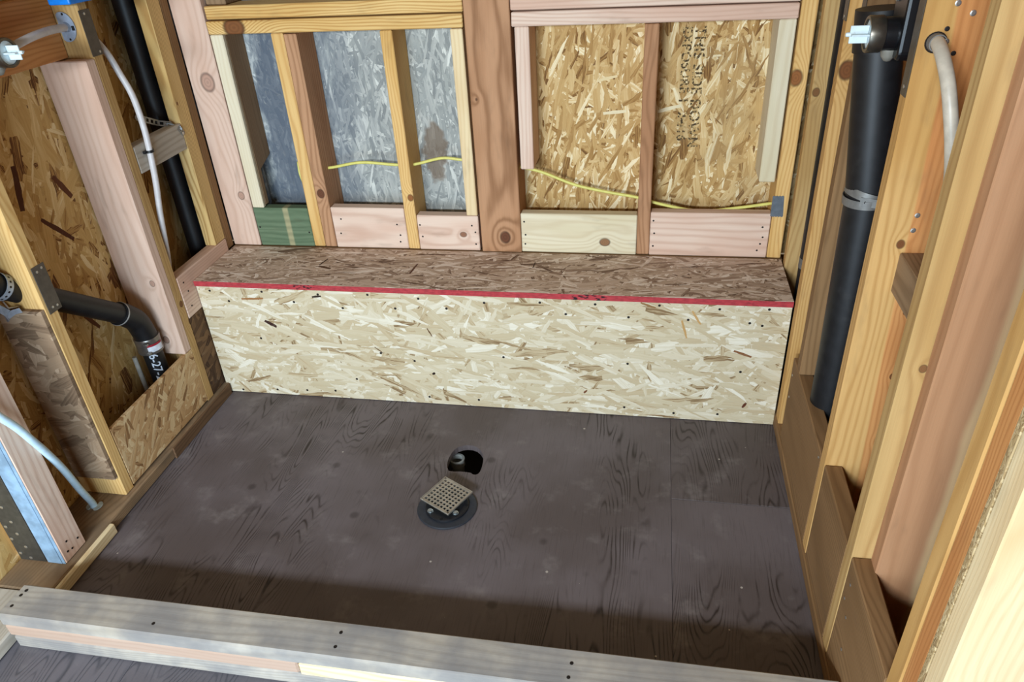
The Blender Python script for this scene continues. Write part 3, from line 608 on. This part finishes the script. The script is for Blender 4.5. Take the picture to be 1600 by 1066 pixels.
# low tube entering the sill plate
tb3 = empty('water_tube', (-.065, -.62, .0385)); tag(tb3, 'white tube tinted blue as if daylit, bending into the left sill plate', 'tube')
autosmooth(put('tube', bm_tube(catmull([(.03, -.90, .66), (.024, -.86, .60), (.020, -.835, .563), (.0205, -.81, .509), (.0200, -.787, .462), (.0165, -.764, .405), (.0, -.729, .33), (-.025, -.688, .239), (-.05, -.65, .134), (-.065, -.622, .060), (-.066, -.619, .0395)], 8), .0092, 16), simple('daylight_tinted_pex', (200, 226, 240), .35, spec=.5, var=.05), tb3), 60)  # white tubing with blue daylight put into its colour
ES = simple('grey_plastic_plate', (190, 194, 186), .5)
for s in (-1, 1):
    pts = [(-.066 + s * (.010 + .012 * math.cos(a)), -.617 + .017 * math.sin(a)) for a in [math.radians(-90 + 180 * k / 8) for k in range(9)]] + [(-.066 + s * .006, -.602), (-.066 + s * .006, -.632)]
    put('escutcheon_half', bm_prism([(x, y, .0388) for x, y in pts], (0, 0, .003)), ES, tb3)
bx = put('utility_box', bm_box((-.03, .03, -.17, .045, 1.272, 1.36), .004, 0, seg=2), simple('bright_blue_plastic', (20, 128, 226), .35)); tag(bx, 'bright blue plastic box at the top edge of the left wall', 'box')

# ---- shower valves
BLK = simple('black_valve_plastic', (16, 17, 20), .32, spec=.5); NIC = simple('brushed_nickel', (112, 106, 96), .33, .85); GRD = simple('white_guard_plastic', (214, 228, 232), .4, spec=.5, var=.04)
def valve(label, o, s, up=True):
    """o: centre of the ring front; s: +1 barrel points to +x, -1 to -x"""
    v = empty('shower_valve', o); tag(v, label, 'valve'); X = Vector((s, 0, 0)); O = Vector(o)
    autosmooth(put('steel_ring', bm_lathe([(-.026, .025), (-.026, .0305), (-.024, .0315), (-.002, .0315), (0, .0305), (0, .0255), (-.006, .0245)], O, X, 36), NIC, v), 30)
    autosmooth(put('plaster_guard', bm_lathe([(-.006, .025), (-.004, .0245), (-.0035, 0)], O, X, 32), GRD, v), 30)
    cr = bmesh.new()
    bm_box((O.x - .003, O.x + .028, O.y - .0016, O.y + .0016, O.z - .015, O.z + .015), .0006, 0, cr) if s > 0 else bm_box((O.x - .028, O.x + .003, O.y - .0016, O.y + .0016, O.z - .015, O.z + .015), .0006, 0, cr)
    h = put('cross_grip', cr, GRD, v)
    c2 = bm_box((*sorted((O.x - .003 * s, O.x + .027 * s)), O.y - .015, O.y + .015, O.z - .0016, O.z + .0016), .0006, 0); put('cross_grip', c2, GRD, v)
    autosmooth(put('stem_tip', bm_lathe([(.020, .004), (.033, .004), (.035, .003), (.035, 0)], O, X, 12), GRD, v))
    autosmooth(put('barrel', bm_lathe([(-.050, .026), (-.049, .0285), (-.027, .0285), (-.026, .027)], O, X, 32), BLK, v), 30)
    put('body', bm_prism([(O.x - .048 * s, O.y + y, O.z + z) for y, z in [(-.040, -.030), (-.028, -.042), (.028, -.042), (.040, -.030), (.040, .19), (-.040, .19)]], (-.042 * s, 0, 0), bev=.006), BLK, v)
    autosmooth(put('outlet_port', bm_lathe([(-.048, .026), (-.037, .026), (-.036, .024), (-.036, .018), (-.046, .017), (-.046, 0)], O + Vector((0, 0, .098)), X, 28), simple('chrome_port', (190, 184, 178), .2, .9), v), 30)
    autosmooth(put('body_screw', bm_lathe([(-.048, .005), (-.044, .005), (-.043, .003), (-.043, 0)], O + Vector((0, .02, .055)), X, 12), M_zinc, v))
    autosmooth(put('drip_spout', bm_lathe([(0, .014), (.012, .012), (.020, .006), (.022, 0)], O + Vector((-.043 * s, 0, -.026)), (0, 0, -1), 16), simple('spout_grey', (128, 124, 114), .5), v))
    return v
valve('right wall shower valve with white cross grip and nickel ring', (1.799, -.400, 1.200), -1)
valve('left wall shower valve with white cross grip at the frame edge', (.030, -.406, 1.207), 1)

# ================================================================ RIGHT WALL
wr = empty('wall_right', (W, -.5, 0)); tag(wr, 'open framed right wall with warm coloured studs and low blocking', kind='structure')
sheet('sheathing_panel', wr, (W + .141, W + .153, -1.17, .41, 0, 1.75), 'yz', [(0, (96, 60, 34)), (.4, (140, 94, 56)), (1, (184, 134, 84))], main=80, seed=9.0)
board('sill_plate', wr, 'brown', (W - .004, W + .139, -1.168, .27, .0005, .0385), 'y', bev=.003)
board('stud', wr, 'tan', (W + .001, W + .139, .222, .260, .039, 1.75), knots=[(W + .012, .222, .95, .009)])
board('stud', wr, 'amber', (W, W + .048, -.043, -.005, .039, 1.75), knots=[(W + .018, -.043, 1.062, .017)], label='yellow stud with a round brown knot')
board('stud', wr, 'brown', (W, W + .060, -.190, -.152, .318, 1.75), label='brown cripple stud standing on the low block')
Dst = board('stud', wr, 'amber', (W, W + .139, -.555, -.517, .039, 1.75), sap=(0, W + .082, .003, 'orange', .032), knots=[(W + .085, -.555, .72, .005), (W + .092, -.555, .57, .006), (W + .096, -.555, .40, .006), (W + .046, -.555, .862, .007)], freq=80, label='yellow stud with orange heartwood and the tube hole')
board('stud', wr, 'tan', (W, W + .139, -.830, -.792, .039, 1.75), freq=60, knots=[(W + .03, -.83, .77, .006)], label='wide pinkish stud with a pale yellow edge')
KB = board('blocking', wr, 'brown', (W + .0, W + .038, -.516, -.10, .039, .317), 'y', label='tan low block nearest the bench')
board('blocking', wr, 'brown', (W + .0, W + .038, -.791, -.556, .039, .326), 'y', label='brown middle low block')
KC = board('blocking', wr, 'brown', (W + .0, W + .038, -1.088, -.831, .039, .335), 'y', label='dark cracked low block nearest the curb')
board('blocking', wr, 'dirty', (W + .048, W + .100, -.791, -.556, .765, .846), 'y', label='small block set high between two studs')
board('stud', wr, 'heart', (W + .034, W + .123, -.868, -.8310, .039, 1.75), freq=60, contrast=.4, label='pinkish brown stud doubled onto the yellow stud', extra=lambda t, P, col, qs: t.mixc(t.math('MULTIPLY', t.smooth(t.math('ADD', P[0], t.math('MULTIPLY', t.noise(qs, 5., 2.), .02)), .030, .044), .7), col, rgba((222, 190, 142))))
board('end_stud', wr, 'amber', (W, W + .139, -1.129, -1.090, .039, 1.75), freq=60)
board('end_stud', wr, 'orange', (W + .001, W + .139, -1.169, -1.131, .039, 1.75))
sheet('strand_board_strip', wr, (W - .001, W + .16, -1.184, -1.171, .0005, 1.75), 'yz', [(0, (140, 112, 76)), (.5, (176, 148, 104)), (1, (206, 182, 140))], main=90, L=.022, W=.004, seed=6.0, label='rough strand board edge')
board('corner_board', wr, 'cream', (W - .001, W + .139, -1.228, -1.186, .0005, 1.75), contrast=.3, label='bright pale board at the front end')
for p in [(-.12, .27), (-.125, .20), (-.50, .30)]: fasten(KB, ME_spark, 'nail_head', (W - .0005, p[0], p[1]), (-1, 0, 0))
for p in [(-.86, .29), (-.88, .22), (-.85, .24), (-.9, .15)]: fasten(KC, ME_spark, 'nail_head', (W - .0005, p[0], p[1]), (-1, 0, 0))
for x, z in [(1.886, 1.269), (1.911, 1.254), (1.882, 1.213), (1.904, .919), (1.903, .890)]: fasten(Dst, ME_nail, 'nail_head', (x, -.5553, z), (0, -1, 0))
for x, z in [(1.879, 1.232), (1.897, 1.195)]: fasten(Dst, ME_screw, 'empty_hole', (x, -.5553, z), (0, -1, 0))
put('tube_hole', bm_lathe([(0, .0165), (.0008, .0165), (.0008, 0)], (1.867, -.5552, 1.212), (0, -1, 0), 24), simple('hole_dark', (34, 24, 18), .95), Dst, label='dark drilled hole')

# pipes on the right wall
rp = empty('soil_pipe', (W + .055, -.30, .039)); tag(rp, 'thick black pipe standing in the right wall', 'pipe')
autosmooth(put('pipe', bm_tube([(W + .056, -.300, .0395), (W + .054, -.300, .45), (W + .044, -.300, .86), (W + .012, -.284, 1.165)], .0445, 36), ABS, rp))
autosmooth(put('pipe_cap', bm_tube(catmull([(W + .0135, -.2848, 1.150), (W + .009, -.282, 1.20), (W + .007, -.281, 1.226)], 3), .048, 36), ABS, rp), 40)
stp = empty('pipe_strap', (W + .045, -.30, .85)); tag(stp, 'grey hanger strap crossed around the thick black pipe', 'strap')
GST = simple('grey_strap', (128, 126, 122), .45, .4)
pc = Vector((W + .0445, -.300, .862))
def tilt_band(cen, slope, r):
    d = Vector((slope[0], slope[1], 1)).normalized(); a = Vector((1, 0, 0)); a = (a - d * a.dot(d)).normalized(); b = d.cross(a)
    return band(cen, d, a, b, r, .018, .0014, 0, 360, 48)
b1 = autosmooth(put('strap_loop', tilt_band(pc + Vector((0, 0, .006)), (.22, 0, 0), .0462), GST, stp)); b2 = autosmooth(put('strap_loop', tilt_band(pc - Vector((0, 0, .008)), (-.06, .0, 0), .0478), GST, stp))
put('strap_tail', flat_strip([(W + .020, -.3435, .862), (W + .050, -.3500, .860), (W + .085, -.3600, .862), (W + .108, -.43, .866), (W + .118, -.516, .868)], (0, 0, 1), .019, .0014), GST, stp)
for k, xx in enumerate((W + .03, W + .055, W + .08)): fasten(stp, ME_pin, 'strap_hole', (xx, -.346 - .006 * k, .861), (0, -1, 0))
tag(autosmooth(put('vent_pipe', bm_tube([(W + .053, .120, .0395), (W + .048, .120, .6), (W + .040, .120, 1.75)], .030, 24), ABS)), 'thin black pipe in the narrow bay of the right wall', 'pipe')
tag(autosmooth(put('pipe_strap', band(Vector((W + .050, .120, .50)), Vector((0, 0, 1)), Vector((1, 0, 0)), Vector((0, 1, 0)), .0305, .030, .0015, 0, 360, 32), GST)), 'short grey strap around the thin black pipe', 'strap')
wsh = empty('strap_bolt', (W - .002, -.02, .72)); tag(wsh, 'small silver strap bolt on the knotty right wall stud', 'bolt')
autosmooth(put('washer', bm_lathe([(0, .011), (.002, .011), (.002, .004), (.005, .004), (.005, 0)], (W + .040, -.0435, .715), (0, -1, 0), 18), M_steel, wsh), 30)
put('strap_tab', flat_strip([(W + .038, -.0442, .715), (W + .058, -.0442, .708)], (0, 0, 1), .014, .0012), M_steel, wsh)
tb4 = empty('water_tube', (1.87, -.6, 1.0)); tag(tb4, 'beige water tube bending out of the drilled right wall stud', 'tube')
autosmooth(put('tube', bm_tube(catmull([(1.867, -.5565, 1.2125), (1.866, -.572, 1.2125), (1.868, -.60, 1.198), (1.874, -.63, 1.166), (1.883, -.648, 1.122), (1.895, -.653, 1.072), (1.908, -.65, 1.011), (1.916, -.645, .93), (1.918, -.640, .847)], 8), .0108, 18), simple('beige_pex', (196, 184, 166), .4, spec=.45, var=.08), tb4), 60)
autosmooth(put('sleeve', bm_lathe([(0, .0118), (0, .0142), (.012, .0135), (.012, .0118)], (1.867, -.5560, 1.2125), (0, -1, 0), 20), simple('grey_sleeve', (120, 116, 112), .5), tb4), 30)

# ================================================================ BENCH
bn = empty('shower_bench', (W / 2, 0, 0)); tag(bn, 'long strand board shower bench with red front edge along the back wall', 'bench')
SP = [(.232, .285, -28, .042, .013, (58, 34, 28)), (.415, .395, 8, .03, .008, (46, 32, 24)), (.19, .380, 5, .075, .008, (150, 104, 62)), (.765, .125, 35, .012, .008, (40, 26, 20)), (.59, .205, -42, .035, .004, (90, 60, 36)),
      (1.72, .255, -18, .055, .009, (128, 84, 50)), (1.44, .405, -20, .045, .007, (140, 106, 66)), (1.745, .07, 60, .022, .009, (92, 48, 30)), (1.26, .085, 50, .015, .007, (110, 66, 40)), (1.55, .33, -75, .06, .007, (186, 146, 92)), (1.58, .37, -60, .05, .007, (190, 150, 96)), (.77, .28, -70, .035, .004, (96, 66, 40))]
BF = sheet('front_panel', bn, (0.003, W - .004, 0, .012, .002, .4190), 'xz', PALE, main=-8, L=.10, W=.017, seed=11.0, spots=SP, fibre=.28, label='pale strand board front of the bench')
BS = [(0.048, 0.402), (0.106, 0.366), (0.23, 0.405), (0.333, 0.372), (0.42, 0.403), (0.495, 0.357), (0.585, 0.408), (0.669, 0.363), (0.748, 0.401), (0.834, 0.37), (0.954, 0.395), (0.063, 0.012), (0.194, 0.021), (0.305, 0.026), (0.409, 0.031), (0.184, 0.229), (0.596, 0.194), (0.495, 0.085), (0.707, 0.17), (0.741, 0.029), (0.909, 0.029), (1.002, 0.202), (1.124, 0.403), (1.201, 0.367), (1.288, 0.404), (1.386, 0.365), (1.473, 0.408), (1.557, 0.364), (1.642, 0.403), (1.729, 0.361), (1.777, 0.408), (1.388, 0.201), (1.382, 0.035), (1.536, 0.024), (1.669, 0.03), (1.721, 0.192), (1.764, 0.354)]
for x, z in BS: fasten(BF, ME_screw, 'screw_head', (x, -.0004, z), (0, -1, 0))
BT = sheet('seat_panel', bn, (0.002, W - .003, -.004, D - .005, .4195, .4375), 'xy', TOPB, main=2, L=.085, W=.012, seed=13.0, fibre=.34, spots=[(.38, .16, 80, .05, .006, (62, 42, 30)), (.40, .12, -20, .05, .012, (92, 64, 46)), (.70, .13, 84, .07, .008, (96, 62, 46)), (1.08, .18, 88, .04, .004, (60, 40, 28))], label='brown weathered strand board seat')
tr = NT('red_edge_paint'); P = tr.obj(); n = tr.noise(tr.vm('MULTIPLY', P, (60, 1, 160)), 1.0, 3.0); n2 = tr.noise(tr.vm('MULTIPLY', P, (4.5, 1, 1)), 1.0, 1.0)
c = tr.mixc(tr.smooth(n, .3, .7), rgba((182, 62, 66)), rgba((154, 50, 56))); c = tr.mixc(tr.math('MULTIPLY', tr.smooth(n, .5, .6), tr.smooth(n2, .60, .64)), c, rgba((44, 24, 28)))
put('red_edge', bm_box((0.0025, W - .0035, -.0056, -.0042, .4192, .4372), .0004, 0), tr.fin(c, .75), bn, label='red painted front edge of the seat')

# ================================================================ CURB
cb = empty('shower_curb', (.9, -.987, 0)); tag(cb, 'low curb of three stacked grey boards across the shower opening', 'curb')
def curb_board(tone, b, lab=None, **kw):
    return board('curb_board', cb, tone, b, 'x', bev=.004, label=lab, **kw)
def grime(t, P, col, qs):
    n = t.noise(t.vm('MULTIPLY', qs, (1, 1, 1)), 7., 4., .6); return t.mixc(t.math('MULTIPLY', t.smooth(n, .25, .65), .7), col, rgba((112, 111, 114)))
CT = curb_board('greywood', (.011, W - .004, -1.0325, -.9435, .0770, .1145), 'weathered grey top curb board', extra=grime, freq=60)
curb_board('pink', (.013, .735, -1.031, -.9440, .0388, .0765), extra=lambda t, P, col, qs: t.mixc(.65, col, rgba((150, 128, 112))))
curb_board('cream', (.737, W - .004, -1.0335, -.9440, .0388, .0765))
curb_board('greywood', (.020, W - .004, -1.0315, -.9440, .0008, .0383), extra=grime)
for x, y in [(0.033, -0.962), (0.030, -0.976), (0.031, -1.006), (0.393, -1.006), (0.82, -0.972), (0.821, -1.007), (1.318, -0.978), (1.315, -1.01)]: fasten(CT, ME_screw, 'screw_head', (x, y, .1147), (0, 0, 1))

# ================================================================ DRAIN
dr = empty('shower_drain', (DC[0], DC[1], 0)); tag(dr, 'round dark drain flange with bolts set in the floor', 'drain')
FL = simple('dark_drain_plastic', (46, 50, 58), .45, spec=.4); FL2 = simple('black_drain_plastic', (26, 28, 33), .42, spec=.4)
autosmooth(put('flange', bm_lathe([(.0005, .052), (.0005, .083), (.003, .0835), (.005, .081), (.0058, .062), (.0058, .052)], (DC[0], DC[1], 0), (0, 0, 1), 56), FL, dr), 30)
autosmooth(put('clamp_ring', bm_lathe([(.006, .030), (.006, .061), (.010, .0605), (.0115, .058), (.0115, .034), (.0105, .030)], (DC[0], DC[1], 0), (0, 0, 1), 48), FL2, dr), 30)
autosmooth(put('throat', bm_lathe([(.0105, .0302), (-.10, .030), (-.10, .0335), (.005, .0335), (.0055, .0302)], (DC[0], DC[1], 0), (0, 0, 1), 40), FL2, dr), 30)
for x, y in [(.878, -.497), (.949, -.496), (.957, -.440), (.884, -.435)]:
    b = autosmooth(put('bolt', bm_lathe([(.0118, .0085), (.0135, .0085), (.0135, .0068), (.017, .0068), (.0185, .0045), (.0185, 0)], (x, y, 0), (0, 0, 1), 6 if False else 14), simple('bolt_zinc', (186, 196, 200), .25, .85), dr), 30)
for x, y in [(.915, -.522), (.972, -.462), (.951, -.505)]: put('bolt_hole', bm_lathe([(.0117, .0045), (.0121, .0045), (.0121, 0)], (x, y, 0), (0, 0, 1), 12), simple('hole_black', (8, 8, 9), .9), dr)
# grate: square frame with an 8 x 8 field of holes, lying turned on the drain
gr = empty('drain_grate', (.9115, -.4435, .0205)); tag(gr, 'square nickel drain grate lying turned on top of the drain', 'grate')
gr.rotation_euler = (math.radians(1.5), math.radians(-1.5), math.radians(62))
def gput(name, bm, mat, label=None):
    me = bpy.data.meshes.new(name); bm.to_mesh(me); bm.free(); me.materials.append(mat); o = link(name, me, gr)
    return o
NK = simple('satin_nickel', (196, 190, 178), .36, .75)
s_ = .0520; inn = .0440; n = 8; bar = .0044; pitch = (2 * inn + bar) / n
bmf = bmesh.new()
for b in ((-s_, s_, -s_, -inn), (-s_, s_, inn, s_), (-s_, -inn, -inn, inn), (inn, s_, -inn, inn)): bm_box((*b, 0, .0045), .0006, 0, bmf)
gput('grate_frame', bmf, NK)
bmb = bmesh.new()
for k in range(1, n):
    c = -inn - bar / 2 + pitch * k
    bm_box((c - bar / 2, c + bar / 2, -inn, inn, .0010, .0042), 0, 0, bmb); bm_box((-inn, inn, c - bar / 2, c + bar / 2, .0012, .0041), 0, 0, bmb)
ob = gput('grate_bars', bmb, NK)
rim = bmesh.new()
for b in ((-s_, s_, -s_, -s_ + .002), (-s_, s_, s_ - .002, s_), (-s_, -s_ + .002, -s_ + .002, s_ - .002), (s_ - .002, s_, -s_ + .002, s_ - .002)): bm_box((*b, .0046, .0060), .0004, 0, rim)
gput('grate_rim', rim, NK)
for sx in (-1, 1):
    me = bpy.data.meshes.new('corner_screw'); b = bm_lathe([(.0045, .0030), (.0056, .0028), (.0056, 0)], (sx * .0475, sx * .0475, 0), (0, 0, 1), 14); b.to_mesh(me); b.free(); me.materials.append(simple('screw_nickel', (120, 112, 100), .4, .8)); link('corner_screw', me, gr)
bmt = bm_lathe([(-.006, .027), (-.006, .029), (.0008, .030), (.0008, .027)], (0, 0, 0), (0, 0, 1), 32); gput('strainer_collar', bmt, FL2)
